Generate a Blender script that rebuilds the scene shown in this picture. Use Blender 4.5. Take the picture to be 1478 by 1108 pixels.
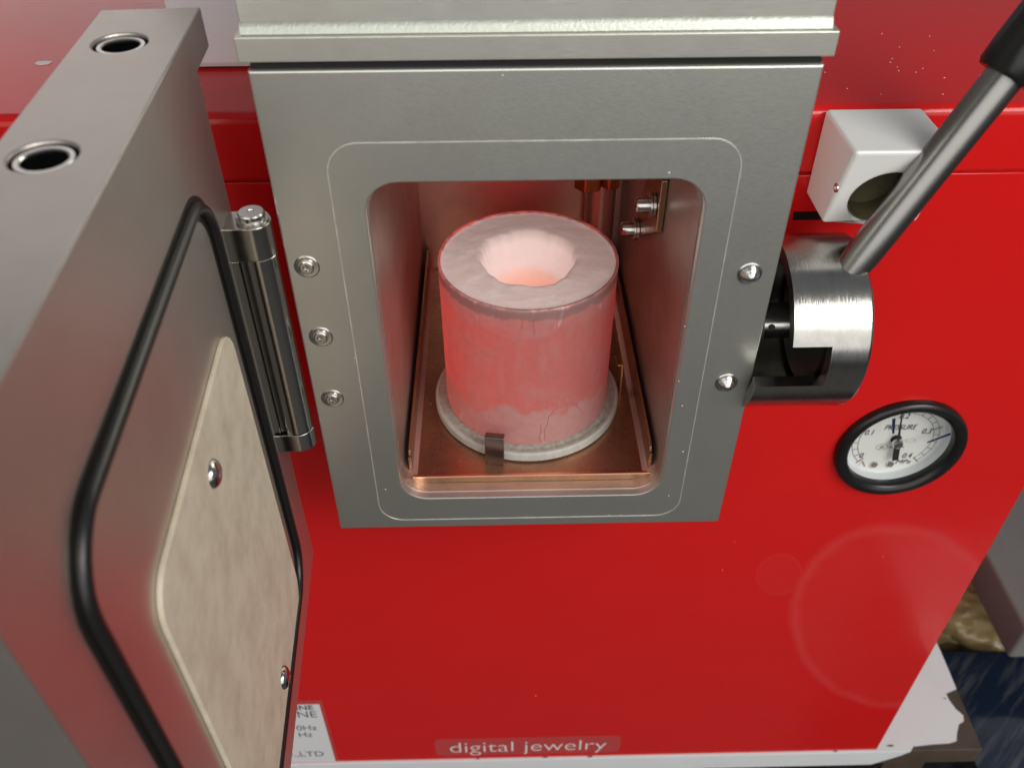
import bpy, bmesh, math, random
from math import radians as R_, sin, cos, pi
from mathutils import Matrix, Vector, noise
random.seed(4)
for o in list(bpy.data.objects): bpy.data.objects.remove(o)
scene = bpy.context.scene
C = scene.collection

# ------------------------------------------------------------------ camera
cd = bpy.data.cameras.new('camera'); cam = bpy.data.objects.new('camera', cd); C.objects.link(cam)
cam.location = (-0.0147, -0.3013, 0.3634); cam.rotation_euler = (0.8513, 0.0032, -0.0209)
cd.sensor_width = 36; cd.sensor_fit = 'HORIZONTAL'; cd.lens = 30.976
cd.clip_start = 0.01; cd.clip_end = 50
cd.dof.use_dof = True; cd.dof.focus_distance = 0.42; cd.dof.aperture_fstop = 13
scene.camera = cam

# ------------------------------------------------------------------ world, lamps, exposure
w = bpy.data.worlds.new('World'); scene.world = w; w.use_nodes = True
bg = w.node_tree.nodes['Background']; bg.inputs[0].default_value = (0.90, 0.93, 1.0, 1); bg.inputs[1].default_value = 0.12
def area(name, loc, target, sx, sy, power, col):
    d = bpy.data.lights.new(name, 'AREA'); d.shape = 'RECTANGLE'; d.size = sx; d.size_y = sy; d.energy = power; d.color = col
    o = bpy.data.objects.new(name, d); C.objects.link(o); o.location = loc
    o.rotation_euler = (Vector(target) - Vector(loc)).to_track_quat('-Z', 'Y').to_euler()
    return o
area('window_light_front', (0.2, -2.4, 1.05), (0.0, 0.0, 0.1), 4.4, 2.3, 31, (1, .97, .92))
area('wall_light_back', (-0.95, 1.5, 0.8), (-.1, 0.1, 0.2), 1.0, 0.9, 1.6, (1, .91, .87))
area('right_fill_lamp', (0.95, -1.0, 1.15), (0.1, 0.05, 0.05), 1.0, 0.7, 11, (1, .97, .91))  # added lamp at upper right; brightens the door board and grades the panel
scene.view_settings.view_transform = 'Standard'; scene.view_settings.look = 'None'
scene.view_settings.exposure = 0.45; scene.view_settings.gamma = 1

# ------------------------------------------------------------------ materials
def mat(name, col, rough=.5, metal=0, coat=0, var=0, vscale=60, vcol=None, bump=0, bscale=800, stretch=None,
        rvar=0, emis=None, estr=0, spec=.5, vlo=.4, vhi=.7):
    m = bpy.data.materials.new(name); m.use_nodes = True; nt = m.node_tree; N = nt.nodes; L = nt.links
    b = N['Principled BSDF']
    b.inputs['Base Color'].default_value = (*col, 1); b.inputs['Roughness'].default_value = rough
    b.inputs['Metallic'].default_value = metal; b.inputs['Coat Weight'].default_value = coat
    b.inputs['Coat Roughness'].default_value = .04; b.inputs['Specular IOR Level'].default_value = spec
    tc = N.new('ShaderNodeTexCoord'); src = tc.outputs['Object']
    if stretch:
        mp = N.new('ShaderNodeMapping'); mp.inputs['Scale'].default_value = stretch; L.new(src, mp.inputs['Vector']); src2 = mp.outputs[0]
    else: src2 = src
    if var:
        n = N.new('ShaderNodeTexNoise'); n.inputs['Scale'].default_value = vscale; n.inputs['Detail'].default_value = 8
        n.inputs['Roughness'].default_value = .62; L.new(src, n.inputs['Vector'])
        r = N.new('ShaderNodeMapRange'); r.inputs[1].default_value = vlo; r.inputs[2].default_value = vhi
        r.inputs[4].default_value = var; L.new(n.outputs[0], r.inputs[0])
        mx = N.new('ShaderNodeMix'); mx.data_type = 'RGBA'; L.new(r.outputs[0], mx.inputs[0])
        mx.inputs[6].default_value = (*col, 1); vc = vcol or tuple(c * .6 for c in col); mx.inputs[7].default_value = (*vc, 1)
        L.new(mx.outputs[2], b.inputs['Base Color'])
    if bump or rvar:
        n2 = N.new('ShaderNodeTexNoise'); n2.inputs['Scale'].default_value = bscale; n2.inputs['Detail'].default_value = 4
        L.new(src2, n2.inputs['Vector'])
        if bump:
            bp = N.new('ShaderNodeBump'); bp.inputs['Strength'].default_value = bump; bp.inputs['Distance'].default_value = .0004
            L.new(n2.outputs[0], bp.inputs['Height']); L.new(bp.outputs[0], b.inputs['Normal'])
        if rvar:
            r2 = N.new('ShaderNodeMapRange'); r2.inputs[3].default_value = rough - rvar; r2.inputs[4].default_value = rough + rvar
            L.new(n2.outputs[0], r2.inputs[0]); L.new(r2.outputs[0], b.inputs['Roughness'])
    if emis:
        b.inputs['Emission Color'].default_value = (*emis, 1); b.inputs['Emission Strength'].default_value = estr
    return m
M = {}
M['alu'] = mat('blasted_aluminium', (.72, .72, .665), .40, .94, var=.45, vscale=26, vcol=(.63, .63, .58), bump=.06, bscale=1800, stretch=(.3, 2, 2), rvar=.07)
M['alu_door'] = mat('machined_aluminium', (.62, .575, .53), .40, .92, var=.5, vscale=22, vcol=(.52, .475, .43), bump=.16, bscale=900, stretch=(6, .12, 3), rvar=.07)
M['alu_bright'] = mat('bright_aluminium', (.86, .85, .77), .34, .82, var=.6, vscale=24, vcol=(.72, .70, .63), bump=.07, bscale=1200, stretch=(.12, 3, 3), rvar=.08)
M['bead'] = mat('bright_fillet', (.62, .65, .58), .46, .8, var=.6, vscale=160, vcol=(.55, .58, .52), bump=.5, bscale=700)
M['scratch'] = mat('worn_edge_metal', (.86, .86, .81), .45, .7, var=1, vscale=75, vcol=(.68, .68, .63), vlo=.38, vhi=.56)
M['red'] = mat('red_gloss_paint', (.69, .011, .011), .19, 0, coat=.08, var=.3, vscale=11, vcol=(.61, .010, .010), bump=.02, bscale=120, rvar=.10, spec=.38)
def panel_red():
    m = mat('red_panel_paint', (.69, .011, .011), .19, 0, coat=.08, var=.3, vscale=11, vcol=(.61, .010, .010), bump=.02, bscale=120, rvar=.10, spec=.42)
    nt = m.node_tree; N = nt.nodes; L = nt.links; b = N['Principled BSDF']
    tc = N.new('ShaderNodeTexCoord'); total = None
    def mt(op, a, c, clamp=False):
        q = N.new('ShaderNodeMath'); q.operation = op; q.use_clamp = clamp
        for i, v in enumerate((a, c)):
            if isinstance(v, (int, float)): q.inputs[i].default_value = v
            else: L.new(v, q.inputs[i])
        return q.outputs[0]
    sp = N.new('ShaderNodeSeparateXYZ'); L.new(tc.outputs['Object'], sp.inputs[0])
    nz = N.new('ShaderNodeTexNoise'); nz.inputs['Scale'].default_value = 30; nz.inputs['Detail'].default_value = 6; L.new(tc.outputs['Object'], nz.inputs['Vector'])
    # round reflections painted into the red colour: centre, inverse axes, ring gain, fill gain
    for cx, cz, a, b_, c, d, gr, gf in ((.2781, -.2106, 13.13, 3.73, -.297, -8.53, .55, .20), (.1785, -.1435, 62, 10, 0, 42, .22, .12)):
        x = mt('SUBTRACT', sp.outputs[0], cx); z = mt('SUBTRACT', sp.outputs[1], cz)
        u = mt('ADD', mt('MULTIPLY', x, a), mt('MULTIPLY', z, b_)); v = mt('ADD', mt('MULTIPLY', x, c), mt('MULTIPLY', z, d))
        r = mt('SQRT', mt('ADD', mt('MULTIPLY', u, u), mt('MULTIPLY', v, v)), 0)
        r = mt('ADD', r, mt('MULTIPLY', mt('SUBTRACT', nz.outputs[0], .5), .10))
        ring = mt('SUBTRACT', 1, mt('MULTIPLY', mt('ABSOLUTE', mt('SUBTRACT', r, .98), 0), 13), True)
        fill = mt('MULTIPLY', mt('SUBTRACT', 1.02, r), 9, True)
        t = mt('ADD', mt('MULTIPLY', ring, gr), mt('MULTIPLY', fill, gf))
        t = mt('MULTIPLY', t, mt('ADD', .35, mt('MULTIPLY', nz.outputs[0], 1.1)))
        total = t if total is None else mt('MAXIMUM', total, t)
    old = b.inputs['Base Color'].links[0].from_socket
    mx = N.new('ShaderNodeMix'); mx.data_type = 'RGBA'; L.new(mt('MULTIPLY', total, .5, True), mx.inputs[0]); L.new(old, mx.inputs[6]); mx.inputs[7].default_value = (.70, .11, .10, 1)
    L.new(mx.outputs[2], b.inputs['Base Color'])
    return m
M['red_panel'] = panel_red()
M['chrome'] = mat('polished_steel', (.54, .53, .50), .18, 1, bump=.03, bscale=700, stretch=(.1, 3, 3), rvar=.05)
M['brush'] = mat('turned_steel', (.50, .49, .46), .20, 1, var=.6, vscale=120, vcol=(.36, .355, .335), bump=.22, bscale=900, stretch=(3, .15, .15), rvar=.09)
M['lever_steel'] = mat('lever_steel', (.33, .325, .315), .30, 1, bump=.05, bscale=700, stretch=(.1, 3, 3), rvar=.08)
M['steel'] = mat('stainless_steel', (.62, .61, .59), .22, 1, rvar=.05)
M['dark'] = mat('dark_oiled_steel', (.045, .042, .038), .38, .6)
M['black'] = mat('black_plastic', (.010, .010, .010), .28, 0, bump=.05, bscale=900)
M['void'] = mat('matt_black', (.004, .004, .004), 1, spec=0)
M['rubber'] = mat('black_rubber', (.009, .009, .009), .36, 0, bump=.06, bscale=500, spec=.6)
M['white_plastic'] = mat('white_acetal', (.95, .95, .91), .32, 0, var=.2, vscale=40, vcol=(.90, .90, .85))
M['white_plastic'].node_tree.nodes['Principled BSDF'].inputs['Subsurface Weight'].default_value = .8
M['white_plastic'].node_tree.nodes['Principled BSDF'].inputs['Subsurface Radius'].default_value = (.006, .006, .005)
M['housing'] = mat('white_housing', (.92, .91, .93), .3, 0)
M['board'] = mat('beige_insulation_board', (.75, .675, .54), .62, 0, var=.8, vscale=60, vcol=(.55, .465, .345), bump=.5, bscale=420)
M['liner'] = mat('chamber_steel', (.66, .58, .525), .36, .85, var=.7, vscale=28, vcol=(.46, .375, .33), bump=.05, bscale=700, stretch=(3, .2, 1), rvar=.08)
M['copper'] = mat('oxidised_copper', (.56, .32, .20), .30, .9, var=.85, vscale=32, vcol=(.34, .19, .115), bump=.08, bscale=500, rvar=.1)
M['copper_edge'] = mat('bare_copper_edge', (.88, .50, .33), .28, 1, var=.3, vscale=90, vcol=(.78, .38, .22))
M['brass'] = mat('brass', (.55, .34, .13), .30, 1, var=.5, vscale=80, vcol=(.36, .2, .08))
M['olive'] = mat('olive_hole_shade', (.11, .095, .045), .6)  # olive tone stands in for the shade inside the white block's hole
M['ceramic'] = mat('ceramic_fibre_disc', (.46, .455, .40), .88, 0, var=.85, vscale=330, vcol=(.27, .26, .215), bump=.8, bscale=900)
M['ceramic_rim'] = mat('ceramic_disc_rim', (.56, .57, .53), .75, 0, var=.6, vscale=220, vcol=(.42, .42, .38), bump=.4, bscale=900)
M['blued'] = mat('blued_steel', (.20, .15, .135), .22, .85, rvar=.05)
M['label'] = mat('white_label', (.80, .80, .81), .4)
M['ink'] = mat('grey_ink', (.09, .09, .10), .6)
M['ink_black'] = mat('black_ink', (.02, .02, .02), .5)
M['blue_ink'] = mat('blue_marker_ink', (.012, .016, .07), .4)
M['letter'] = mat('pale_lettering', (.86, .80, .78), .4)
M['dial'] = mat('dial_face', (.82, .83, .80), .45)
M['dial_wall'] = mat('gauge_inner_wall', (.72, .76, .78), .4)
M['paint'] = mat('chipped_white_paint', (.84, .87, .89), .30, 0, var=.35, vscale=25, vcol=(.74, .77, .79), bump=.05, bscale=200)
M['wood'] = mat('bare_brown_board', (.095, .070, .052), .5, 0, var=.6, vscale=60, vcol=(.05, .036, .027), bump=.2, bscale=300, stretch=(.2, 2, 2))
M['floor'] = mat('grey_floor', (.10, .095, .09), .6, 0, var=.5, vscale=8)
M['grey'] = mat('grey_cabinet_paint', (.20, .19, .185), .5, 0, var=.4, vscale=14)
M['cracks'] = mat('soot_line', (.29, .13, .12), .8, emis=(1, .1, .08), estr=.09)

def glassy(name, tint=(1, 1, 1), rough=.03, base=.0):
    m = bpy.data.materials.new(name); m.use_nodes = True; nt = m.node_tree; N = nt.nodes; L = nt.links
    N.remove(N['Principled BSDF']); out = N['Material Output']
    t = N.new('ShaderNodeBsdfTransparent'); t.inputs[0].default_value = (*tint, 1)
    g = N.new('ShaderNodeBsdfGlossy'); g.inputs['Roughness'].default_value = rough
    lw = N.new('ShaderNodeLayerWeight'); lw.inputs[0].default_value = .5
    pw = N.new('ShaderNodeMath'); pw.operation = 'POWER'; pw.inputs[1].default_value = 4; L.new(lw.outputs['Facing'], pw.inputs[0])
    ad = N.new('ShaderNodeMath'); ad.operation = 'ADD'; ad.inputs[1].default_value = base + .04; L.new(pw.outputs[0], ad.inputs[0])
    mx = N.new('ShaderNodeMixShader'); L.new(ad.outputs[0], mx.inputs[0]); L.new(t.outputs[0], mx.inputs[1]); L.new(g.outputs[0], mx.inputs[2])
    L.new(mx.outputs[0], out.inputs[0]); return m
M['glass'] = glassy('gauge_glass')
M['film'] = glassy('clear_film', (.93, .93, .93), .12, .03)
def clear_print(name):
    m = mat(name, (.62, .20, .20), .3); m.node_tree.nodes['Principled BSDF'].inputs['Alpha'].default_value = .18; return m
M['sticker_film'] = clear_print('clear_sticker_film')

# hot flask: steel that glows dull red, with pale scale bands and streaks
def hot_steel():
    m = mat('hot_flask_steel', (.40, .22, .20), .46, .15, bump=.12, bscale=500)
    nt = m.node_tree; N = nt.nodes; L = nt.links; b = N['Principled BSDF']
    tc = N.new('ShaderNodeTexCoord'); sep = N.new('ShaderNodeSeparateXYZ'); L.new(tc.outputs['Object'], sep.inputs[0])
    # scale (pale oxide) mask: noise + height bands with wavy borders
    n = N.new('ShaderNodeTexNoise'); n.inputs['Scale'].default_value = 45; n.inputs['Detail'].default_value = 9; n.inputs['Roughness'].default_value = .6
    L.new(tc.outputs['Object'], n.inputs['Vector'])
    mp = N.new('ShaderNodeMapping'); mp.inputs['Scale'].default_value = (1, 1, .25); L.new(tc.outputs['Object'], mp.inputs[0])
    st = N.new('ShaderNodeTexNoise'); st.inputs['Scale'].default_value = 160; st.inputs['Detail'].default_value = 6; L.new(mp.outputs[0], st.inputs['Vector'])
    def math_(op, a, bb, clamp=False):
        q = N.new('ShaderNodeMath'); q.operation = op; q.use_clamp = clamp
        for i, v in enumerate((a, bb)):
            if isinstance(v, (int, float)): q.inputs[i].default_value = v
            else: L.new(v, q.inputs[i])
        return q.outputs[0]
    wob = math_('MULTIPLY', math_('SUBTRACT', n.outputs[0], .5), .045)
    z = math_('ADD', sep.outputs[2], wob)
    lowr = N.new('ShaderNodeMapRange'); L.new(z, lowr.inputs[0]); lowr.inputs[1].default_value = .026; lowr.inputs[2].default_value = .0215; lowr.inputs[3].default_value = 0; lowr.inputs[4].default_value = 1
    topr = N.new('ShaderNodeMapRange'); L.new(z, topr.inputs[0]); topr.inputs[1].default_value = .070; topr.inputs[2].default_value = .089; topr.inputs[3].default_value = 0; topr.inputs[4].default_value = .7
    pat = N.new('ShaderNodeMapRange'); L.new(n.outputs[0], pat.inputs[0]); pat.inputs[1].default_value = .50; pat.inputs[2].default_value = .72; pat.inputs[3].default_value = 0; pat.inputs[4].default_value = .35
    fine = N.new('ShaderNodeMapRange'); L.new(st.outputs[0], fine.inputs[0]); fine.inputs[1].default_value = .5; fine.inputs[2].default_value = .8; fine.inputs[3].default_value = 0; fine.inputs[4].default_value = .35
    sc = math_('MAXIMUM', math_('MULTIPLY', lowr.outputs[0], .62), math_('MAXIMUM', topr.outputs[0], math_('MAXIMUM', pat.outputs[0], fine.outputs[0])))
    def mixc(f, a, c):
        q = N.new('ShaderNodeMix'); q.data_type = 'RGBA'; L.new(f, q.inputs[0])
        for k, v in ((6, a), (7, c)):
            if isinstance(v, tuple): q.inputs[k].default_value = (*v, 1)
            else: L.new(v, q.inputs[k])
        return q.outputs[2]
    def rng(v, a, b_, c=0, d=1):
        q = N.new('ShaderNodeMapRange'); L.new(v, q.inputs[0])
        for k, u in enumerate((a, b_, c, d)): q.inputs[k + 1].default_value = u
        return q.outputs[0]
    n3 = N.new('ShaderNodeTexNoise'); n3.inputs['Scale'].default_value = 230; n3.inputs['Detail'].default_value = 10; n3.inputs['Roughness'].default_value = .7; L.new(tc.outputs['Object'], n3.inputs['Vector'])
    n4 = N.new('ShaderNodeTexNoise'); n4.inputs['Scale'].default_value = 95; n4.inputs['Detail'].default_value = 10; n4.inputs['Roughness'].default_value = .72; n4.inputs['Distortion'].default_value = .8; L.new(mp.outputs[0], n4.inputs['Vector'])
    edge = math_('MULTIPLY', math_('SUBTRACT', n4.outputs[0], .5), .010)
    zr = math_('ADD', sep.outputs[2], edge)
    col = mixc(sc, (.34, .155, .142), (.50, .385, .37))
    col = mixc(rng(n3.outputs[0], .42, .72, 0, .26), col, (.27, .14, .135))                 # sooty grain
    chalk = math_('MULTIPLY', rng(n4.outputs[0], .60, .70), math_('MAXIMUM', rng(zr, .024, .016, .0, .8), rng(zr, .060, .080, .10, 1)))
    col = mixc(chalk, col, (.68, .60, .58))                                                # chalky flakes near foot and rim
    band = math_('MULTIPLY', rng(zr, .0815, .0830), rng(zr, .0885, .0880))
    col = mixc(math_('MULTIPLY', band, .6), col, (.26, .17, .17))                        # dull band below the rim
    L.new(col, b.inputs['Base Color'])
    hot = rng(sep.outputs[0], -.046, .03, .29, .12)  # glow strength, greater towards the left
    back = rng(sep.outputs[1], -.02, .04, 1, 2.6)                                          # stronger at the back, added to throw red onto the chamber walls
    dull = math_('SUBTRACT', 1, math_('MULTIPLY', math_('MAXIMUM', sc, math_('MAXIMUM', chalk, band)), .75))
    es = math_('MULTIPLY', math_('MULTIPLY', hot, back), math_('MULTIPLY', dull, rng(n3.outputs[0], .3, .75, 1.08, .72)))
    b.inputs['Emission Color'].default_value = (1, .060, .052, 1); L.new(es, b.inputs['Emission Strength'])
    return m
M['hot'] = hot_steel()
def hot_plaster():
    m = mat('hot_investment_plaster', (.78, .70, .67), .85, 0, var=.5, vscale=70, vcol=(.68, .58, .55), bump=.6, bscale=320)
    nt = m.node_tree; N = nt.nodes; L = nt.links; b = N['Principled BSDF']
    tc = N.new('ShaderNodeTexCoord'); sep = N.new('ShaderNodeSeparateXYZ'); L.new(tc.outputs['Object'], sep.inputs[0])
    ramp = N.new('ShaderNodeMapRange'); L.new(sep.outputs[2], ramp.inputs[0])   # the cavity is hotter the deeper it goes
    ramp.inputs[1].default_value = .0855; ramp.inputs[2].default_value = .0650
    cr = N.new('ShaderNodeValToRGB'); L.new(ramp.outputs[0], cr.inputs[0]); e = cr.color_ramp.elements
    e[0].position = 0; e[0].color = (.13, .078, .072, 1); e[1].position = 1; e[1].color = (.36, .11, .065, 1)  # first stop adds a weak glow that lifts the plaster's top face
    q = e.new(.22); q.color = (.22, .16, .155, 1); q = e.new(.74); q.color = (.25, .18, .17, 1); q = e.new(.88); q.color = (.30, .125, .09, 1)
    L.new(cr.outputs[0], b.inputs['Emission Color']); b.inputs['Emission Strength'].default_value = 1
    return m
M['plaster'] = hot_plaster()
def blue_pack():
    m = mat('blue_wrapped_pack', (.012, .022, .05), .22, 0, coat=.5, bump=.5, bscale=30)
    nt = m.node_tree; N = nt.nodes; L = nt.links; b = N['Principled BSDF']
    tc = N.new('ShaderNodeTexCoord'); mp = N.new('ShaderNodeMapping'); mp.inputs['Scale'].default_value = (1.2, 14, 6)
    m0 = N.new('ShaderNodeMapping'); m0.inputs['Rotation'].default_value = (0, 0, -.72); L.new(tc.outputs['Object'], m0.inputs[0]); L.new(m0.outputs[0], mp.inputs[0]); n = N.new('ShaderNodeTexNoise'); n.inputs['Scale'].default_value = 7; n.inputs['Detail'].default_value = 12; n.inputs['Roughness'].default_value = .7; L.new(mp.outputs[0], n.inputs['Vector'])
    r = N.new('ShaderNodeMapRange'); L.new(n.outputs[0], r.inputs[0]); r.inputs[1].default_value = .5; r.inputs[2].default_value = .75; r.inputs[4].default_value = .8
    mx = N.new('ShaderNodeMix'); mx.data_type = 'RGBA'; L.new(r.outputs[0], mx.inputs[0]); mx.inputs[6].default_value = (.010, .022, .055, 1); mx.inputs[7].default_value = (.19, .195, .185, 1)
    L.new(mx.outputs[2], b.inputs['Base Color']); return m
M['blue'] = blue_pack()
M['bag'] = mat('yellowish_plastic_bag', (.46, .36, .17), .25, 0, coat=.4, var=.7, vscale=30, vcol=(.30, .21, .09), bump=.3, bscale=60)

# ------------------------------------------------------------------ helpers
WM = {}
def add(name, me, m, parent=None, W=None, label=None, bevel=0, seg=2, smooth=None):
    W = W or Matrix.Identity(4)
    o = bpy.data.objects.new(name, me); C.objects.link(o)
    if m and not me.materials: me.materials.append(M[m])
    if parent: o.parent = parent; o.matrix_parent_inverse = WM[parent.name].inverted()
    o.matrix_basis = W; WM[o.name] = W
    if label: o['label'] = label
    if smooth:
        me.polygons.foreach_set('use_smooth', [True] * len(me.polygons)); me.set_sharp_from_angle(angle=R_(smooth))
    if bevel:
        b = o.modifiers.new('bevel', 'BEVEL'); b.width = bevel; b.segments = seg; b.limit_method = 'ANGLE'; b.angle_limit = R_(40); b.harden_normals = True
        me.polygons.foreach_set('use_smooth', [True] * len(me.polygons)); me.set_sharp_from_angle(angle=R_(38))
    return o
def top(name, loc, label, cat, group=None):
    o = bpy.data.objects.new(name, None); C.objects.link(o); o.empty_display_size = .02
    o.location = loc; WM[o.name] = Matrix.Translation(loc)
    o['label'] = label; o['category'] = cat
    if group: o['group'] = group
    return o
def T(*v): return Matrix.Translation(v)
def RX(a): return Matrix.Rotation(a, 4, 'X')
def RY(a): return Matrix.Rotation(a, 4, 'Y')
def RZ(a): return Matrix.Rotation(a, 4, 'Z')
def pyd(name, v, f):
    me = bpy.data.meshes.new(name); me.from_pydata([tuple(p) for p in v], [], f); me.update()
    bm = bmesh.new(); bm.from_mesh(me); bmesh.ops.recalc_face_normals(bm, faces=bm.faces); bm.to_mesh(me); bm.free(); return me
def box(x0, x1, y0, y1, z0, z1, name='box'):
    v = [(x, y, z) for z in (z0, z1) for y in (y0, y1) for x in (x0, x1)]
    return pyd(name, v, [(0, 2, 3, 1), (4, 5, 7, 6), (0, 1, 5, 4), (1, 3, 7, 5), (3, 2, 6, 7), (2, 0, 4, 6)])
def lathe(prof, seg=48, name='lathe'):
    """profile [(r, h)] turned about local Z; r = 0 closes it"""
    v, f, rings = [], [], []
    for r, h in prof:
        if r < 1e-7: rings.append([len(v)]); v.append((0, 0, h))
        else:
            rings.append(list(range(len(v), len(v) + seg)))
            v += [(r * cos(2 * pi * k / seg), r * sin(2 * pi * k / seg), h) for k in range(seg)]
    for a, b in zip(rings, rings[1:]):
        for k in range(seg):
            k2 = (k + 1) % seg
            if len(a) == 1 and len(b) == 1: continue
            if len(a) == 1: f.append((a[0], b[k], b[k2]))
            elif len(b) == 1: f.append((a[k], a[k2], b[0]))
            else: f.append((a[k], a[k2], b[k2], b[k]))
    return pyd(name, v, f)
def prism(pts, d, name='prism'):
    """outline in local XY pushed d along +Z"""
    n = len(pts); v = [(x, y, 0) for x, y in pts] + [(x, y, d) for x, y in pts]
    return pyd(name, v, [tuple(range(n))[::-1], tuple(range(n, 2 * n))] + [(k, (k + 1) % n, n + (k + 1) % n, n + k) for k in range(n)])
def rrect(x0, x1, z0, z1, r, n=8):
    p = []
    for cx, cz, a in ((x1 - r, z1 - r, 0), (x0 + r, z1 - r, 90), (x0 + r, z0 + r, 180), (x1 - r, z0 + r, 270)):
        for k in range(n + 1):
            t = R_(a + 90 * k / n); p.append((cx + r * cos(t), cz + r * sin(t)))
    return p
def from_curve(cu):
    o = bpy.data.objects.new('tmp', cu); C.objects.link(o)
    dg = bpy.context.evaluated_depsgraph_get(); me = bpy.data.meshes.new_from_object(o.evaluated_get(dg))
    bpy.data.objects.remove(o); bpy.data.curves.remove(cu); me.materials.clear(); return me
def plate(outlines, half, bev=0, name='plate'):
    """flat plate in local XY (holes allowed), thickness 2*half about Z"""
    cu = bpy.data.curves.new(name, 'CURVE'); cu.dimensions = '2D'; cu.fill_mode = 'BOTH'
    cu.extrude = half - bev; cu.bevel_depth = bev; cu.bevel_resolution = 1; cu.offset = -bev
    for pts in outlines:
        s = cu.splines.new('POLY'); s.points.add(len(pts) - 1); s.use_cyclic_u = True
        for q, (x, y) in zip(s.points, pts): q.co = (x, y, 0, 1)
    return from_curve(cu)
def tube(pts, r, cyc=False, res=4, name='tube'):
    cu = bpy.data.curves.new(name, 'CURVE'); cu.dimensions = '3D'; cu.bevel_depth = r; cu.bevel_resolution = res; cu.use_fill_caps = True
    s = cu.splines.new('POLY'); s.points.add(len(pts) - 1); s.use_cyclic_u = cyc
    for q, p in zip(s.points, pts): q.co = (*p, 1)
    return from_curve(cu)
def text_mesh(body, size, width=None, align='CENTER', shear=0, depth=0, off=0, sx=1):
    cu = bpy.data.curves.new('text', 'FONT'); cu.body = body; cu.size = size; cu.align_x = align; cu.align_y = 'CENTER'; cu.shear = shear
    cu.extrude = depth; cu.offset = off
    me = from_curve(cu); xs = [v.co.x for v in me.vertices]; k = sx
    if width: k = width / (max(xs) - min(xs))
    for v in me.vertices: v.co.x *= k
    return me
def cut(o, cutter_mesh, W=None):
    c = bpy.data.objects.new('cutter', cutter_mesh); C.objects.link(c); c.matrix_world = W or Matrix.Identity(4)
    m = o.modifiers.new('cut', 'BOOLEAN'); m.operation = 'DIFFERENCE'; m.solver = 'EXACT'; m.object = c
    bpy.context.view_layer.update()
    dg = bpy.context.evaluated_depsgraph_get(); me = bpy.data.meshes.new_from_object(o.evaluated_get(dg))
    o.modifiers.clear(); o.data = me; bpy.data.objects.remove(c)
def hexa(r, h, name='hexagon'): return prism([(r * cos(R_(60 * k)), r * sin(R_(60 * k))) for k in range(6)], h, name)
FRONT = RX(pi / 2)          # local XY -> X,Z ; local +Z -> -Y (towards the viewer)

# ------------------------------------------------------------------ setting
ground = add('floor', pyd('floor', [(-4, -4, -1.2), (4, -4, -1.2), (4, 4, -1.2), (-4, 4, -1.2)], [(0, 1, 2, 3)]), 'floor'); ground['kind'] = 'structure'

# ------------------------------------------------------------------ table under the machine
ZT, YP = -.405, .07
tb = top('table', (0, .3, -1.2), 'brown board table with chipped white paint under the red machine', 'table')
add('table_top', box(-.75, .4135, .0690, .72, ZT - .024, ZT - .0006), 'wood', tb, bevel=.0006, label='bare brown board showing where the white paint has chipped away')
for x, y in ((-.7, .11), (.37, .11), (-.7, .68), (.37, .68)):
    add('leg', box(x - .02, x + .02, y - .02, y + .02, -1.2, ZT - .0245), 'wood', tb)
pts = [(-.75, .0686), (.348, .0686)]
rag = [(.352, .0728), (.371, .0745), (.385, .0750), (.3925, .0768), (.3955, .0835), (.4010, .0925), (.4068, .0955), (.4085, .101), (.4040, .1075),
       (.4015, .1165), (.4010, .123), (.4075, .1255), (.4128, .1275), (.4133, .15), (.4134, .72), (-.75, .72)]
add('paint_film', prism([(x, y) for x, y in pts + rag], .0008), 'paint', tb, T(0, 0, ZT - .0006), label='glossy white paint film with a ragged peeled edge')
fr = [(-.75, ZT - .0006), (-.75, ZT - .024), (.318, ZT - .024), (.330, ZT - .016), (.341, ZT - .008), (.348, ZT - .0006)]
add('paint_film', prism(fr, .0006), 'paint', tb, T(0, .0689, 0) @ FRONT, label='white paint on the front edge of the table')
for k, (x, z, s) in enumerate([(.331, .0735, .004), (.28, .0695, .0025), (.02, .0700, .003), (.06, .0695, .003), (-.04, .0699, .002), (.398, .118, .002)]):
    add('chip', prism([(x - s, z), (x + s * .2, z - s * .22), (x + s, z + .0001), (x + .2 * s, z + s * .25)], .0002), 'wood', tb, T(0, 0, ZT + .0003))

# ------------------------------------------------------------------ the casting machine
mc = top('casting_machine', (0, .3, ZT), 'red and silver vacuum casting machine with its chamber door open', 'machine')
# red cabinet: front panel with a cut-out for the chamber, cover with folded edge
X0, X1 = -.52, .3175
front = plate([[(X0, ZT + .0006), (X1, ZT + .0006), (X1, .1645), (.0992, .1645), (.0992, .001), (-.0992, .001), (-.0992, .1645), (X0, .1645)]], .0011, .0005)
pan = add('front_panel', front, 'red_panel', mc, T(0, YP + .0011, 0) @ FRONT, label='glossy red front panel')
add('side_panel', box(X1 - .002, X1 - .0002, YP + .0026, .6, ZT + .0006, .1640), 'red', mc)
def cover():
    prof = [(YP, .1668)] + [(YP + .005 - .005 * cos(t), .1925 + .005 * sin(t)) for t in [k * pi / 16 for k in range(9)]]
    v, f = [], []
    def strip(xa, xb, back):
        b = len(v)
        for y, z in prof + [(back, .1975)]: v.extend([(xa, y, z), (xb, y, z)])
        n = len(prof)
        for k in range(n): f.append((b + 2 * k, b + 2 * k + 1, b + 2 * k + 3, b + 2 * k + 2))
    strip(X0, -.1006, .212); strip(.1006, X1, .212)
    b = len(v); v.extend([(X0, .212, .1975), (X1, .212, .1975), (X1, .62, .1975), (X0, .62, .1975)]); f.append((b, b + 1, b + 2, b + 3))
    return pyd('cover', v, f)
cov = add('cover', cover(), 'red', mc, smooth=50, label='glossy red top cover with a folded front edge')
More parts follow.
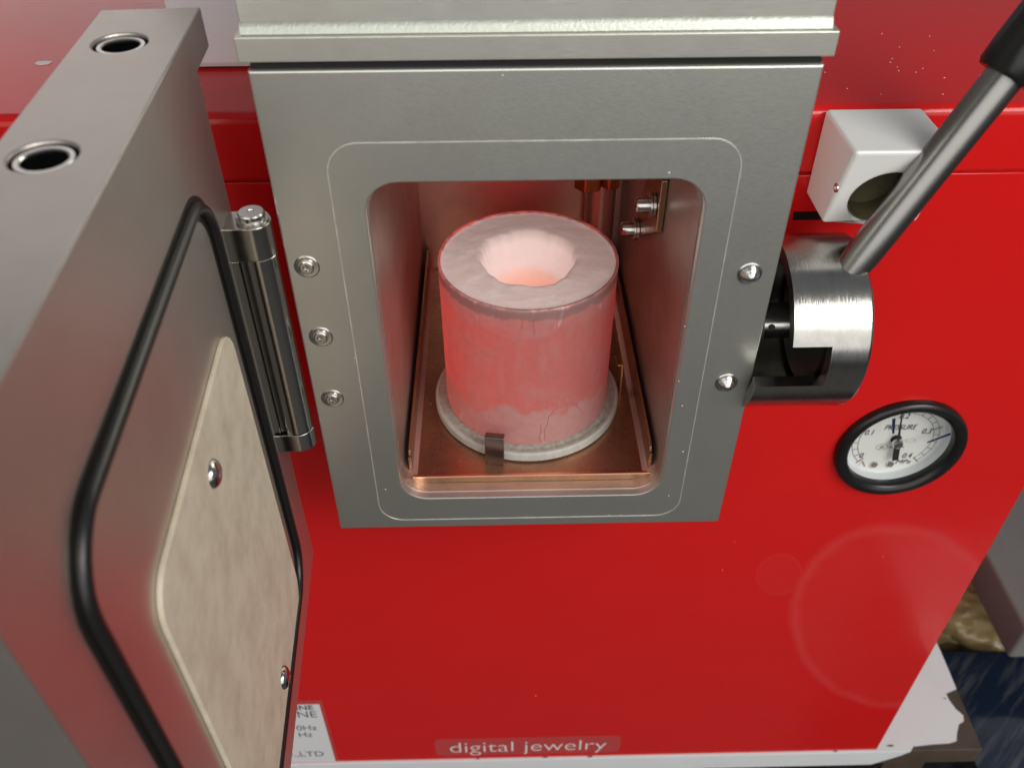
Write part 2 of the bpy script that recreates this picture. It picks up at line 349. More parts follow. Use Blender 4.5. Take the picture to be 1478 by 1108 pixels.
for xa, xb in ((X0, -.1005), (.1005, X1 - .003)): add('seam_backing', box(xa, xb, YP + .0026, YP + .004, .1600, .1690), 'red', mc)
add('paint_chip', prism([(-.0035, -.001), (-.001, -.0022), (.003, -.0012), (.0042, .0014), (.001, .0022), (-.003, .0018)], .0005), 'label', cov, T(-.2362, .1318, .1975))
rs = random.Random(7)
specks = []
for k in range(26):
    specks.append((rs.uniform(.108, .23), rs.uniform(.078, .16), rs.uniform(.00018, .00042)))
for x, y, s in specks:
    add('speck', prism([(s * cos(R_(72 * k)), s * sin(R_(72 * k))) for k in range(5)], .0002), 'label', cov, T(x, y, .1975))
for x, z, s in ((.1285 + .0076, .1433, .0078),):
    add('slot', box(x - s, x + s, YP - .0006, YP - .0001, z - .0022, z + .0022), 'black', mc)

# chamber block
blk = add('chamber_block', plate([[(-.1, 0), (.1, 0), (.1, .2444), (-.1, .2444)], rrect(-.0655, .066, .0227, .2011, .0135)], .104, .0007), 'alu', mc, T(0, .104, 0) @ FRONT, smooth=30,
          label='matte grey aluminium chamber block with a rounded opening')
gm = plate([rrect(-.0782, .0776, .0057, .2177, .0124), rrect(-.0777, .0771, .0062, .2172, .0119)], .0001)
add('gasket_mark', gm, 'scratch', blk, T(0, -.0001, 0) @ FRONT, label='thin pale worn outline left by the door gasket')
# chamber lining: a thin brown-tinted shell inside the opening, and the back wall
add('chamber_lining', plate([rrect(-.0654, .0659, .0228, .2010, .0134), rrect(-.0648, .0653, .0234, .2004, .0128)], .1005), 'liner', blk, T(0, .1045, 0) @ FRONT, smooth=30,
    label='brown tinted steel lining of the chamber')
add('back_wall', box(-.068, .068, .2052, .2075, .021, .203), 'liner', blk)
# fittings in the chamber
def bolt_mesh():
    return lathe([(0, 0), (.0050, 0), (.0062, .0003), (.0062, .0016), (.0050, .0019), (.0066, .0020), (.0066, .0030), (.0040, .0031), (.0040, .0085), (.0034, .0094), (.0018, .0095), (.0018, .0065), (0, .0065)], 32, 'bolt')
bm_ = bolt_mesh()
for y, z in ((.075, .1475), (.112, .1115)):
    add('bolt', bm_, 'steel', blk, T(.0617, y, z) @ RY(-pi / 2), smooth=35)
add('copper_bracket', prism([(.066, .137), (.122, .100), (.122, .123), (.088, .165), (.066, .165)], .0032), 'copper', blk, T(.0650, 0, 0) @ Matrix(((0, 0, -1, 0), (1, 0, 0, 0), (0, 1, 0, 0), (0, 0, 0, 1))), bevel=.0008)
for x, y, r, h0, h1 in ((.0375, .150, .0085, .1165, .160), (.0500, .148, .0055, .1175, .158)):
    add('brass_nut', hexa(r, h1 - h0), 'brass', blk, T(x, y, h0) @ RZ(.2), bevel=.0007)
add('corner_tube', lathe([(0, 0), (.0095, 0), (.0095, .17), (0, .17)], 40), 'liner', blk, T(.0505, .1935, .03), smooth=40)  # added tube giving the soft light band of the rounded back corner

# lid plates on top
lid = add('lid_plate', box(-.1032, .1037, .0022, .21, .2464, .2552), 'alu_bright', mc, bevel=.0005, label='bright aluminium lid plate lying on the chamber block')
add('lid_shadow_strip', box(-.0992, .0992, .0016, .2, .24445, .2463), 'rubber', lid)  # black strip added for the shadow under the lid
cl = add('clamp_plate', box(-.1014, .1017, .0062, .2, .2553, .372), 'alu_bright', mc, bevel=.0006, label='upright bright aluminium plate above the lid')
fl = [(.0040, .2554), (.0061, .2554), (.0061, .2592), (.0055, .2588), (.0048, .2574), (.0042, .2560)]
add('fillet', prism([(-y, z) for y, z in fl], .2026), 'bead', cl, T(-.1012, 0, 0) @ Matrix(((0, 0, 1, 0), (-1, 0, 0, 0), (0, 1, 0, 0), (0, 0, 0, 1))), smooth=60, label='pale shiny rounded fillet along the foot of the plate')

# nicks on the block face and dust on the panel
for x, z, q in ((.0655, .131, .0005), (.0668, .0995, .0004), (.0702, .0842, .0004), (.0745, .0535, .0005), (.0710, .0212, .0004), (.0475, .0066, .0006), (.0415, .0068, .0005), (-.0785, .116, .0004), (-.0735, .0300, .0005), (.0505, .2040, .0005), (-.012, .2422, .0004)):
    add('nick', prism([(q * cos(R_(72 * k)) * rs.uniform(.5, 1.2), q * sin(R_(72 * k)) * rs.uniform(.3, .9)) for k in range(5)], .00012), 'label', blk, T(x, -.00002, z) @ FRONT)
for k in range(5):
    q = rs.uniform(.0002, .0004)
    add('speck', prism([(q * cos(R_(72 * k)), q * sin(R_(72 * k))) for k in range(5)], .00015), 'letter', pan, T(rs.uniform(-.15, .29), YP - .0001, rs.uniform(-.36, -.08)) @ FRONT)

# front screws of the block
ring = lathe([(.0031, -.0012), (.0034, .00005), (.0047, .0003), (.0052, .00005), (.0052, -.0005)], 36, 'ring')
pin = lathe([(.0030, -.001), (.0030, .0007), (.0024, .0011), (.0016, .0011), (.0015, .0002), (.0008, .0002), (.0007, .0009), (0, .0010)], 32, 'pin')
thread = lathe([(.0042, -.001)] + [(.0040 - .0009 * (k / 8) + (.0002 if k % 2 else 0), .0003 * k) for k in range(1, 9)] + [(.0024, .0029), (.0015, .0040), (0, .0045)], 32, 'stud')
for x, z in ((-.0921, .1642), (-.0917, .1282), (-.0916, .0923)):
    s = add('block_screw', ring, 'steel', blk, T(x, -.0001, z) @ FRONT, smooth=30)
    add('screw_head', pin, 'steel', blk, T(x, -.0001, z) @ FRONT, smooth=30)
for x, z in ((.0890, .1577), (.0887, .0981)):
    add('block_screw', ring, 'steel', blk, T(x, -.0001, z) @ FRONT, smooth=30)
    add('spring_plunger', thread, 'steel', blk, T(x, -.0001, z) @ FRONT, smooth=50)

# hinge
HX, HY = -.1095, -.0008
barrel = lathe([(0, .0765), (.0065, .0765), (.0068, .0768), (.0068, .1715), (.0065, .1718), (0, .1718)], 48, 'barrel')
hg = add('hinge', barrel, 'chrome', mc, T(HX, HY, 0), smooth=30, label='polished steel hinge between door and chamber')
def knuckle(z0, z1):
    p = [(-.0112, .0071), (-.0112, -.0071)] + [(.0071 * sin(t), -.0071 * cos(t)) for t in [k * pi / 16 for k in range(17)]]
    return prism(p, z1 - z0, 'knuckle')
add('knuckle', knuckle(.172, .1865), 'chrome', hg, T(HX, HY, .172), bevel=.0004)
add('knuckle', knuckle(.066, .0763), 'chrome', hg, T(HX, HY, .066), bevel=.0004)
add('pin_head', lathe([(0, 0), (.0062, 0), (.0064, .0010), (.0052, .0012), (.0052, .0032), (.0047, .0038), (.0014, .0039), (.0012, .0036), (0, .0036)], 40), 'steel', hg, T(HX, HY, .1866), smooth=30)
add('pin_end', lathe([(0, 0), (.0030, 0), (.0030, .002), (0, .002)], 24), 'steel', hg, T(HX, HY, .0638), smooth=30)
add('leaf', box(-.1205, -.1168, -.0068, .006, .0775, .1712), 'chrome', hg, bevel=.0003)
add('leaf', box(-.1165, -.1134, -.0060, .006, .0775, .1712), 'chrome', hg, bevel=.0003)

# door
DW = T(-.1201, 0, 0) @ RZ(R_(3.65))
prof = [(-.2095, -.033), (.0112, -.033), (.0112, .2402), (.0352, .2402), (.0352, .2548), (-.2095, .2548)]
YZX = Matrix(((0, 0, 1, 0), (1, 0, 0, 0), (0, 1, 0, 0), (0, 0, 0, 1)))     # local XY -> Y,Z ; local Z -> X
me = prism(prof, .0355, 'door'); me.transform(T(-.0355, 0, 0) @ YZX)
door = add('door', me, 'alu_door', mc, DW, label='thick machined aluminium chamber door standing open')
spots = [(-.0205, .0010), (-.0205, -.0813)]
for x, y in spots:
    cut(door, lathe([(0, 0), (.0092, 0), (.0092, .03), (0, .03)], 40, 'cutter'), DW @ T(x, y, .2548 - .009))
if not door.data.materials: door.data.materials.append(M['alu_door'])
b = door.modifiers.new('bevel', 'BEVEL'); b.width = .0006; b.segments = 2; b.limit_method = 'ANGLE'; b.angle_limit = R_(40)
for x, y in spots:
    capm = lathe([(.0070, .0), (.0083, .0), (.0083, .0072), (.0078, .0079), (.0066, .0079), (.0062, .0075), (.0060, .002), (0, .002)], 40, 'cap')
    add('cap_screw', capm, 'steel', door, DW @ T(x, y, .2548 - .0088), smooth=35)
    add('hex_socket', lathe([(0, 0), (.0061, 0), (.0061, .0006), (0, .0006)], 6), 'void', door, DW @ T(x, y, .2548 - .0024))  # matt black disc paints the dark of the socket recess
    add('bore_shade', lathe([(.0084, 0), (.00915, 0), (.00915, .0075), (.0090, .0075), (.0090, .0004), (.0084, .0004)], 40), 'black', door, DW @ T(x, y, .2548 - .0088))  # black ring added to darken the gap around the screw
def gp(e): return [(e, y, z) for y, z in rrect(-.1855, -.0215, -.0035, .2125, .021, 8)]
add('gasket', tube(gp(.0011), .0022, True, 4), 'rubber', door, DW, smooth=60, label='black rubber gasket around the inside of the door')
add('gasket_groove', plate([[(a, b2) for a, b2 in rrect(-.1898, -.0172, -.0078, .2168, .025, 8)], [(a, b2) for a, b2 in rrect(-.1812, -.0258, .0008, .2082, .017, 8)]], .0001), 'dark', door, DW @ T(.0001, 0, 0) @ YZX)
ib = plate([rrect(-.1605, -.0365, -.004, .1640, .013, 5)], .0009, .0003)
brd = add('insulation_board', ib, 'board', door, DW @ T(.0010, 0, 0) @ YZX, smooth=30, label='beige heat insulation board screwed to the inside of the door')
dome = lathe([(.0052, 0), (.0051, .0007), (.0043, .0018), (.0028, .0026), (.0010, .0029), (.0009, .0021), (0, .0021)], 36, 'dome')
for y, z in ((-.0960, .1452), (-.0925, .0105)):
    add('board_screw', dome, 'chrome', door, DW @ T(.0019, y, z) @ RY(pi / 2), smooth=40)

# bayonet latch on the right
LY, LZ, LR = .0285, .1116, .0404
def latch_shell():
    xs = [.0985, .1112, .1283, .1445, .1458]; v, f = [], []
    th = 0.006
    ang = [-150 + 3.0 * k for k in range(47)] + [-9 + 2.95 * k for k in range(10)] + [20.5 + 3.0825 * k for k in range(61)]
    ang = [a for k, a in enumerate(ang) if k == 0 or a - ang[k - 1] > .5]
    na = len(ang); idx = {}
    def P(i, j, inner):
        key = (i, j, inner)
        if key not in idx:
            r = LR - (th if inner else 0) - (.0010 if i == 4 and not inner else 0); t = R_(ang[j]); idx[key] = len(v)
            v.append((xs[i], LY - r * cos(t), LZ + r * sin(t)))
        return idx[key]
    def keep(i, j):
        if not (0 <= i < 4): return False
        j %= na; a = ang[j]; a2 = ang[(j + 1) % na] if j < na - 1 else 210
        mid = (a + a2) / 2
        x = (xs[i] + xs[i + 1]) / 2
        if mid > 20.5: return x > .1112
        if mid > -9: return x > .1283
        return True
    for i in range(4):
        for j in range(na):
            if not keep(i, j): continue
            j2 = (j + 1) % na
            f.append((P(i, j, 0), P(i + 1, j, 0), P(i + 1, j2, 0), P(i, j2, 0)))
            f.append((P(i, j, 1), P(i, j2, 1), P(i + 1, j2, 1), P(i + 1, j, 1)))
            if not keep(i - 1, j): f.append((P(i, j, 0), P(i, j2, 0), P(i, j2, 1), P(i, j, 1)))
            if not keep(i + 1, j): f.append((P(i + 1, j, 0), P(i + 1, j, 1), P(i + 1, j2, 1), P(i + 1, j2, 0)))
            if not keep(i, j - 1): f.append((P(i, j, 0), P(i, j, 1), P(i + 1, j, 1), P(i + 1, j, 0)))
            if not keep(i, j + 1): f.append((P(i, j2, 0), P(i + 1, j2, 0), P(i + 1, j2, 1), P(i, j2, 1)))
    return pyd('latch', v, f)
lt = add('latch', latch_shell(), 'brush', mc, smooth=30, label='turned steel latch drum with a cut-out slot')
XA = RY(pi / 2)
add('end_disc', lathe([(0, 0), (LR - .0062, 0), (LR - .0062, .004), (0, .004)], 48), 'brush', lt, T(.1405, LY, LZ) @ XA, smooth=30)
add('inner_drum', lathe([(0, 0), (.0300, 0), (.0300, .010), (.026, .012), (0, .012)], 48), 'dark', lt, T(.1290, LY + .001, LZ) @ XA, smooth=30)
sh = add('shaft', lathe([(0, 0), (.0085, 0), (.0085, .045), (0, .045)], 40), 'steel', lt, T(.0965, LY, LZ) @ XA, smooth=30)
add('shaft_collar', lathe([(.0085, 0), (.0150, 0), (.0150, .006), (.0085, .006)], 40), 'dark', lt, T(.1002, LY, LZ) @ XA, smooth=30)
add('shaft_hole', lathe([(0, 0), (.0016, 0), (.0016, .0006), (0, .0006)], 20), 'black', lt, T(.1115, LY - .0083 * cos(R_(15)), LZ + .0083 * sin(R_(15))) @ RX(pi / 2 - R_(15)))
# lever
A = Vector((.1402, .0185, .1480)); B = Vector((.1839, .0320, .2262)); D = (B - A).normalized()
LV = A.to_4d(); rotq = D.to_track_quat('Z', 'Y').to_matrix().to_4x4(); LM = T(*A) @ rotq
ln = (B - A).length
lev = add('lever', lathe([(0, -.004), (.0066, -.004), (.0076, .006), (.0077, .02), (.0077, ln + .06), (0, ln + .06)], 40), 'lever_steel', mc, LM, smooth=30, label='chrome lever arm rising from the latch')
add('grip', lathe([(.0078, 0), (.0112, 0), (.0122, .002), (.0126, .010), (.0126, .095), (.011, .102), (0, .104)], 40), 'black', lev, T(*B) @ rotq, smooth=40, label='black plastic grip on the end of the lever')
# white lever rest
bx = [(.1315, .1745)]
v = []
for x in (.1315, .1745): v += [(x, .0274, .1975), (x, .0695, .1975), (x, .0695, .1557), (x, .0420, .1557)]
wb = add('lever_rest', pyd('rest', v, [(3, 2, 1, 0), (4, 5, 6, 7), (0, 1, 5, 4), (1, 2, 6, 5), (2, 3, 7, 6), (3, 0, 4, 7)]), 'white_plastic', mc, label='white plastic block with a round hole beside the lever')
cut(wb, lathe([(0, 0), (.0145, 0), (.0145, .05), (0, .05)], 40, 'cutter'), T(.1535, .060, .1708) @ FRONT)
bb = wb.modifiers.new('bevel', 'BEVEL'); bb.width = .0018; bb.segments = 3; bb.limit_method = 'ANGLE'; bb.angle_limit = R_(40)
add('hole_shade', lathe([(0, 0), (.0143, 0), (.0143, .002), (0, .002)], 36), 'olive', wb, T(.1535, .0595, .1708) @ FRONT)  # olive disc and ring paint the shade inside the hole
add('hole_shade', lathe([(.0144, .0), (.0144, .0165), (.0136, .0165), (.0136, 0)], 36), 'olive', wb, T(.1535, .0590, .1708) @ FRONT)
add('set_screw', lathe([(0, .0), (.0021, 0), (.0021, .0006), (.0012, .0006), (.0010, .0001), (0, .0001)], 24), 'steel', wb, T(.1316, .0365, .1765) @ RY(-pi / 2), smooth=30)

# ------------------------------------------------------------------ pressure gauge
GX, GZ = .2262, -.0176
GW = T(GX, YP, GZ) @ FRONT                # local +Z towards the viewer, 0 = panel face
bz = lathe([(.0388, .0), (.0388, .0030), (.0380, .0046), (.0358, .0056), (.0336, .0052), (.0318, .0036), (.0312, .0030), (.0312, -.002)], 72, 'bezel')
ga = add('pressure_gauge', bz, 'black', mc, GW, smooth=60, label='round pressure gauge with a black rim set in the red panel')
cut(pan, lathe([(0, -.02), (.0335, -.02), (.0335, .02), (0, .02)], 48, 'cutter'), GW)
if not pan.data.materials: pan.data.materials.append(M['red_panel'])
DD = -.0088
add('gauge_wall', lathe([(.0313, -.0012), (.0313, DD + .0008), (.0306, DD)], 64), 'dial_wall', ga, GW, smooth=40)
add('dial', lathe([(0, DD), (.0313, DD)], 64), 'dial', ga, GW)
def arc(r, a0, a1, w, n=40):
    p = [(r * cos(R_(a0 + (a1 - a0) * k / n)), r * sin(R_(a0 + (a1 - a0) * k / n))) for k in range(n + 1)]
    q = [(x * (1 - w / r), y * (1 - w / r)) for x, y in p[::-1]]; return p + q
def strip2(pts, m, z=DD + .0002, name='scale_mark', h=.00008, label=None):
    return add(name, prism(pts, h), m, ga, GW @ T(0, 0, z), label=label)
def arcmesh(r, a0, a1, w, n=60):
    v, f = [], []
    for k in range(n + 1):
        t = R_(a0 + (a1 - a0) * k / n); v += [(r * cos(t), r * sin(t), 0), ((r - w) * cos(t), (r - w) * sin(t), 0)]
    for k in range(n): f.append((2 * k, 2 * k + 2, 2 * k + 3, 2 * k + 1))
    return pyd('arc', v, f)
DX, DY = .0018, -.0028
def ga_ang(val): return 225 - 270 * val / .4
for r in (.0262, .0228): add('scale_arc', arcmesh(r, -45, 225, .00028), 'ink', ga, GW @ T(DX, DY, DD + .0002))
for k in range(41):
    val = k * .01; t = R_(ga_ang(val)); big = k % 10 == 0
    if not big and k % 2: continue
    r0, r1, hw = (.0222, .0278, .00026) if big else (.0228, .0262, .00016)
    c, s = cos(t), sin(t)
    strip2([(DX + a, DY + b_) for a, b_ in [(r0 * c - hw * s, r0 * s + hw * c), (r1 * c - hw * s, r1 * s + hw * c), (r1 * c + hw * s, r1 * s - hw * c), (r0 * c + hw * s, r0 * s - hw * c)]], 'ink_black' if big else 'ink')
def gtext(s, x, y, size, m='ink_black', shear=.2, sx=1):
    add('lettering', text_mesh(s, size, shear=shear, sx=sx, off=-.00001), m, ga, GW @ T(x, y, DD + .00035), label='"%s" printed on the dial' % s)
gtext('0', -.0162, -.0160, .0062, sx=.8); gtext('0.1', -.0162, .0040, .0062, sx=.8); gtext('0.2', .0014, .0172, .0060, sx=.85)
gtext('0.3', .0188, .0043, .0062, sx=.8); gtext('0.4', .0128, -.0168, .0062, sx=.8)
gtext('PRESSURE', .0016, .0080, .0060, sx=.74); gtext('MPa', .0118, -.0222, .0050, shear=.25, sx=1.15)
gtext('JIS', -.0050, -.0088, .0034, sx=.8, shear=0)
add('scale_arc', arcmesh(.0032, 0, 360, .00022), 'ink', ga, GW @ T(-.0050, -.0088, DD + .0002) @ Matrix.Diagonal((1.15, .85, 1, 1)))
add('scale_arc', arcmesh(.0026, 0, 360, .0002), 'ink', ga, GW @ T(.0112, -.0033, DD + .0002) @ Matrix.Diagonal((1.2, .6, 1, 1)))
strip2([(-.0006, -.0094), (.0020, -.0094), (.0020, -.0088), (-.0006, -.0088)], 'ink'); strip2([(.0060, -.0092), (.0088, -.0092), (.0088, -.0086), (.0060, -.0086)], 'ink')
add('dial_hole', lathe([(0, DD + .0003), (.0034, DD + .0003)], 32), 'ink_black', ga, GW @ T(DX, DY + .0010, 0))
nd = lathe([(0, 0), (1, 0)], 4)
na = R_(10)
add('needle', prism([(-.00085, 0), (-.00030, .0262), (.00030, .0262), (.00085, 0), (.0019, -.0030), (.0019, -.0145), (-.0019, -.0145), (-.0019, -.0030)], .0004), 'ink_black', ga, GW @ T(DX, DY, DD + .0035) @ RZ(na), label='thin black needle pointing to 0.2')
add('needle_hub', lathe([(.0034, .0026), (.0034, .0042), (.0026, .0054), (0, .0060)], 32), 'steel', ga, GW @ T(DX, DY, DD), smooth=40)
for x, y in ((-.0060, -.0243), (.0042, -.0240)):
    add('dial_screw', lathe([(.0025, .0003), (.0022, .0012), (.0008, .0014), (0, .0011)], 24), 'steel', ga, GW @ T(x, y, DD), smooth=40)
add('stop_pin', lathe([(.0005, .0), (.0005, .004), (0, .004)], 12), 'brass', ga, GW @ T(-.0138, -.0215, DD), smooth=40)
add('glass', lathe([(0, -.0002), (.0311, -.0002)], 64), 'glass', ga, GW)
for (x0, y0), (x1, y1) in (((-.0068, .0116), (-.0100, .0240)), ((.0160, .0036), (.0280, .0106))):
    d = Vector((x1 - x0, y1 - y0)).normalized(); nx, ny = -d.y * .0010, d.x * .0010
    add('marker_line', prism([(x0 + nx * .6, y0 + ny * .6), (x1 + nx, y1 + ny), (x1 - nx, y1 - ny), (x0 - nx * .6, y0 - ny * .6)], .00008), 'blue_ink', ga, GW @ T(0, 0, .0002), label='dark blue marker stroke on the gauge glass')

# ------------------------------------------------------------------ stickers on the panel
PF = YP
lab = add('rating_label', plate([rrect(-.262, -.1660, -.4028, -.3045, .0008, 3)], .00012), 'label', mc, T(0, PF - .00026, 0) @ FRONT, label='white rating label at the bottom of the red panel')
add('label_film', plate([rrect(-.2645, -.1632, -.4035, -.2985, .002, 4)], .00004), 'sticker_film', lab, T(0, PF - .00006, 0) @ FRONT)
for s, xr, z, sz, off in (('INE', -.1715, -.3095, .0100, .0002), ('INE', -.1700, -.3205, .0140, 0), ('0Hz', -.1735, -.3425, .0112, 0), ('Hz', -.1790, -.3540, .0112, 0), ('CO.,LTD', -.1740, -.3885, .0125, 0)):
    add('lettering', text_mesh(s, sz, align='RIGHT', off=off, sx=.95), 'ink', lab, T(xr, PF - .0005, z) @ FRONT, label='"%s" printed on the label' % s)
dj = add('name_sticker', plate([rrect(-.0765, .0855, -.3975, -.3675, .006, 5)], .00004), 'sticker_film', mc, T(0, PF - .0001, 0) @ FRONT, label='clear sticker reading "digital jewelry" at the foot of the panel')
add('lettering', text_mesh('digital jewelry', .026, width=.137, off=-.0003), 'letter', dj, T(.0045, PF - .0003, -.3838) @ FRONT, label='"digital jewelry" in pale letters')

# ------------------------------------------------------------------ white housing on the cover
wh = top('white_housing', (-.134, .16, .198), 'white plastic housing standing on the red cover behind the door', 'housing')
add('shell', plate([rrect(-.1668, -.1045, .1981, .31, .006, 6)], .04, .003), 'housing', wh, T(0, .161, 0) @ FRONT, smooth=40)
add('foot', box(-.164, -.108, .124, .196, .1978, .1984), 'black', wh)

# ------------------------------------------------------------------ copper tray in the chamber
tr = top('copper_tray', (0, .1, .0236), 'brown copper tray lying on the chamber floor under the flask', 'tray')
TZ = .0242
add('tray_floor', box(-.0605, .0615, .0128, .2035, TZ, TZ + .0010), 'copper', tr, bevel=.0003)
lp = [(.0098, TZ - .0006), (.0098, TZ + .0034), (.0112, TZ + .0036), (.0128, TZ + .0011), (.0128, TZ - .0006)]
ZX = Matrix(((0, 0, 1, 0), (1, 0, 0, 0), (0, 1, 0, 0), (0, 0, 0, 1)))
add('front_lip', prism(lp, .1236), 'copper', tr, T(-.0607, 0, 0) @ ZX, bevel=.0002)
add('lip_edge', box(-.0606, .0628, .0094, .0112, TZ + .0030, TZ + .0043), 'copper_edge', tr, bevel=.0003, label='bright bare copper edge at the front of the tray')
for s in (-1, 1):
    sp = [(.0150, TZ), (.0150, TZ + .011), (.0170, TZ + .0160), (.0210, TZ + .0175), (.2035, TZ + .0175), (.2035, TZ)]
    x = -.0622 if s < 0 else .0617
    add('side_wall', prism(sp, .0012), 'copper', tr, T(x, 0, 0) @ ZX, bevel=.0002)
    add('side_edge', box(x - .0001, x + .0013, .0142, .0150, TZ + .001, TZ + .0135), 'copper_edge', tr)
for k in range(14):
    x, y, q = rs.uniform(-.056, .057), rs.uniform(.016, .07), rs.uniform(.00015, .00034)
    if math.hypot(x, y - .073) < .054: continue
    add('speck', prism([(q * cos(R_(72 * k)), q * sin(R_(72 * k))) for k in range(5)], .0002), 'ceramic_rim', tr, T(x, y, TZ + .001))
# retaining clips
def clip(w, h, lipd):
    p = [(0, 0), (-.0011, 0), (-.0011, h), (0, h + .0006), (lipd, h + .0002), (lipd, h - .0008), (.0002, h - .0008)]
    me = prism(p, w, 'clip'); me.transform(T(-w / 2, 0, 0) @ ZX); return me
FX, FY, FR = .0004, .0730, .0454
add('clip', clip(.0100, .0195, .0030), 'blued', tr, T(-.0180, .0212, TZ + .001) @ RZ(R_(-8)), bevel=.0003, label='dark steel clip holding the disc at the front')
add('clip', clip(.0090, .0205, .0025), 'brass', tr, T(.0535, .0800, TZ + .001) @ RZ(R_(94)), bevel=.0003, label='thin brass clip at the right of the disc')
add('clip', clip(.0090, .0205, .0025), 'blued', tr, T(-.036, .1115, TZ + .001) @ RZ(R_(223)), bevel=.0003)

# ceramic disc
dk = top('ceramic_disc', (FX, FY, TZ + .001), 'grey ceramic fibre disc lying between the flask and the copper tray', 'disc')
DZ = TZ + .0012
add('disc_rim', lathe([(.0, 0), (.0505, 0), (.0517, .0010), (.0517, .0050), (.0508, .0060), (.0500, .0060), (.0500, .0010), (0, .0010)], 96), 'ceramic_rim', dk, T(FX, FY, DZ), smooth=40)
def disc_top():
    prof = [(.0500, .0058), (.0488, .0061), (.0478, .0055), (.0468, .0058), (.0458, .0060), (.0420, .0060)]
    me = lathe(prof, 180)
    for v in me.vertices:
        v.co.z += .00035 * noise.noise(v.co * 700)
    return me
add('disc_top', disc_top(), 'ceramic', dk, T(FX, FY, DZ), smooth=60)

# flask
fk = top('casting_flask', (FX, FY, DZ + .0062), 'red hot pink casting flask with a plaster core and a pouring hole', 'flask')
FZ = DZ + .0062; FH = .1198 - FZ
def sleeve():
    prof = [(.0430, 0), (.0447, 0), (.0449, .001)] + [(.0449 + .0004 * k / 20, FH * k / 20) for k in range(1, 20)] + [(FR, FH - .0025), (FR + .0002, FH - .0010), (FR, FH), (FR - .0006, FH + .0003), (FR - .0014, FH), (FR - .0014, FH - .004)]
    me = lathe(prof, 128)
    for v in me.vertices:
        r = math.hypot(v.co.x, v.co.y); d = .00016 * noise.noise(v.co * 90) + .00006 * noise.noise(v.co * 400)
        v.co.x *= 1 + d / r; v.co.y *= 1 + d / r
    return me
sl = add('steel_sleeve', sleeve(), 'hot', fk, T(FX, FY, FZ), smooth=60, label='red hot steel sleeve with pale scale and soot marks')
def core():
    NR, NA = 46, 180; v, f = [], []
    Rm = FR - .0012; z0 = FH - .0011
    for i in range(NR + 1):
        u = i / NR
        for k in range(NA):
            a = 2 * pi * k / NA
            hr = .0243 * (1 + .10 * noise.noise(Vector((cos(a) * 1.6, sin(a) * 1.6, 3))) + .045 * noise.noise(Vector((cos(a) * 5, sin(a) * 5, 7))))
            if u < .5:                                            # bowl
                q = u / .5; r = (.0243 + (hr - .0243) * q ** 5) * q
                z = z0 - .0235 * (max(0, 1 - q ** 3.6)) ** .75
                z += .00025 * noise.noise(Vector((r * cos(a) * 300, r * sin(a) * 300, 1)))
            else:
                q = (u - .5) / .5; r = hr + (Rm - hr) * q
                z = z0 + .0005 * noise.noise(Vector((r * cos(a) * 120, r * sin(a) * 120, 4))) + .00022 * noise.noise(Vector((r * cos(a) * 500, r * sin(a) * 500, 9)))
                if q < .12: z -= .0010 * (1 - q / .12) ** 2
                if q > .90: z += .0007 * ((q - .9) / .1) * (.6 + noise.noise(Vector((cos(a) * 14, sin(a) * 14, 2))))
            v.append((r * cos(a), r * sin(a) + .0028 * (1 if u < .5 else 1 - (u - .5) / .5), z))
    for i in range(NR):
        for k in range(NA):
            k2 = (k + 1) % NA; f.append((i * NA + k, i * NA + k2, (i + 1) * NA + k2, (i + 1) * NA + k))
    me = pyd('core', v, f); return me
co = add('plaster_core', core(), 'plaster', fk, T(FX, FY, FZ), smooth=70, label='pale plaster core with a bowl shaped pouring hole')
# soot lines on the sleeve (front face), as thin tubes that follow the surface
def on_sleeve(deg, z): 
    r = .0449 + .0004 * z / FH; t = R_(deg); return (r * cos(t), r * sin(t), z)
for path in ([(-79, .0015), (-79.5, .010), (-78, .018), (-74, .0235), (-69, .0245), (-62, .0250), (-57, .021), (-53, .016), (-50, .012)], [(-83, .0015), (-83.5, .006), (-82.5, .011), (-82.8, .015)],
             [(-72, .024), (-71.5, .028)], [(-88, .0840), (-88.6, .079), (-87.5, .074)], [(-95, .083), (-95.5, .077)]):
    pts = []
    for (a0, z0), (a1, z1) in zip(path, path[1:]):
        for k in range(4): pts.append(on_sleeve(a0 + (a1 - a0) * k / 4 + random.uniform(-.7, .7), z0 + (z1 - z0) * k / 4))
    pts.append(on_sleeve(*path[-1]))
    add('soot_line', tube(pts, .00019, False, 1), 'cracks', sl, T(FX, FY, FZ))

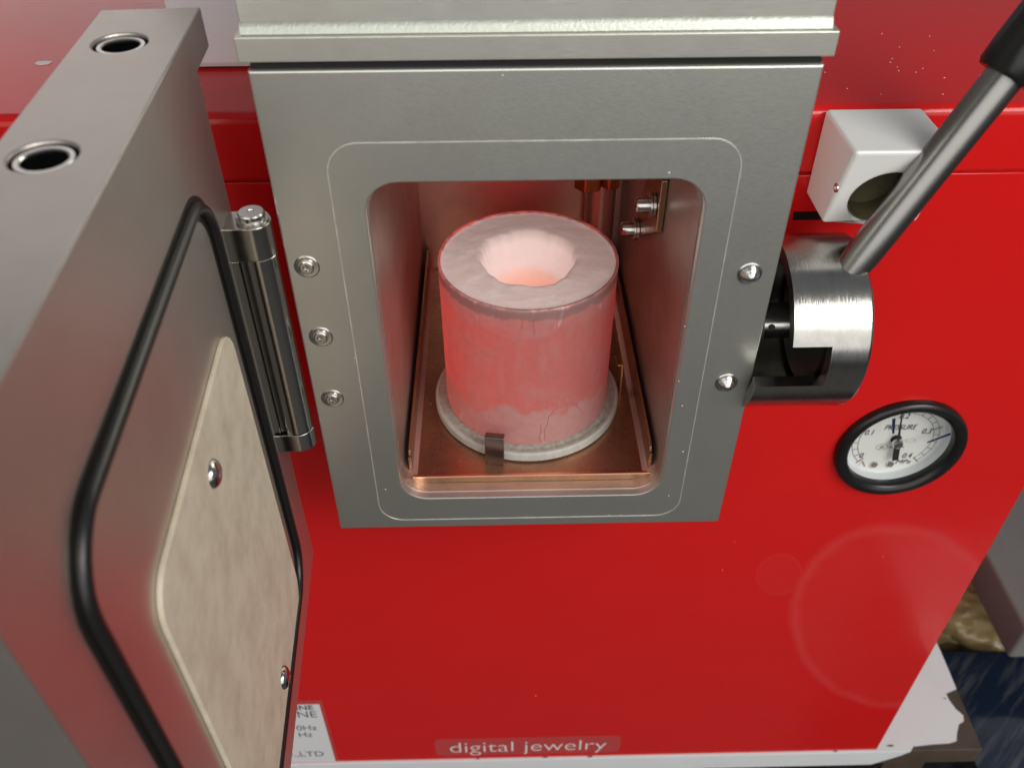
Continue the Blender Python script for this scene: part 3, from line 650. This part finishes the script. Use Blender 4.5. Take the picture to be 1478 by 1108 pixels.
# ------------------------------------------------------------------ things at the lower right
def grid_box(x0, x1, y0, y1, z0, z1, n, amp, fr, seed):
    bm = bmesh.new(); bmesh.ops.create_cube(bm, size=1); bmesh.ops.subdivide_edges(bm, edges=bm.edges, cuts=n, use_grid_fill=True)
    for v in bm.verts:
        p = Vector((x0 + (v.co.x + .5) * (x1 - x0), y0 + (v.co.y + .5) * (y1 - y0), z0 + (v.co.z + .5) * (z1 - z0)))
        d = Vector((noise.noise(p * fr + Vector((seed, 0, 0))), noise.noise(p * fr + Vector((0, seed, 5))), noise.noise(p * fr * Vector((1, 1, 1)).x + Vector((9, 0, seed)))))
        v.co = p + d * amp
    me = bpy.data.meshes.new('grid'); bm.to_mesh(me); bm.free(); return me
bp_ = top('blue_package', (.6, .07, -1.2), 'dark blue package wrapped in clear film beside the table', 'package')
add('pack_body', grid_box(.430, .80, -.20, .198, -1.2, -.455, 14, .004, 9, 1), 'blue', bp_, smooth=50)
add('film_wrap', grid_box(.426, .805, -.205, .203, -1.19, -.449, 44, .0055, 26, 4), 'film', bp_, smooth=25, label='creased clear plastic film')
bag = top('plastic_bag', (.51, .26, -.52), 'crumpled yellowish plastic bag behind the blue package', 'bag')
def crumple(cx, cy, cz, rx, ry, rz, seed):
    bm = bmesh.new(); bmesh.ops.create_icosphere(bm, subdivisions=5, radius=1)
    for v in bm.verts:
        n0 = v.co.copy(); p = n0 * 1.5 + Vector((seed, 2, 1))
        k = 1 + .28 * noise.noise(p) + .20 * (.5 - abs(noise.noise(p * 2.1))) + .10 * (.4 - abs(noise.noise(p * 4.6)))
        v.co = Vector((cx + n0.x * k * rx, cy + n0.y * k * ry, cz + n0.z * k * rz))
    me = bpy.data.meshes.new('bag'); bm.to_mesh(me); bm.free(); return me
add('bag_body', crumple(.505, .258, -.475, .075, .05, .048, 3.3), 'bag', bag, smooth=40)
gc = top('grey_cabinet', (.63, .38, -1.2), 'grey cabinet standing behind the plastic bag', 'cabinet')
add('cabinet_body', box(.472, .95, .135 + .02, .62, -.40, -.352), 'grey', gc, bevel=.004)
add('cabinet_base', box(.56, .94, .30, .60, -1.2, -.4005), 'grey', gc)
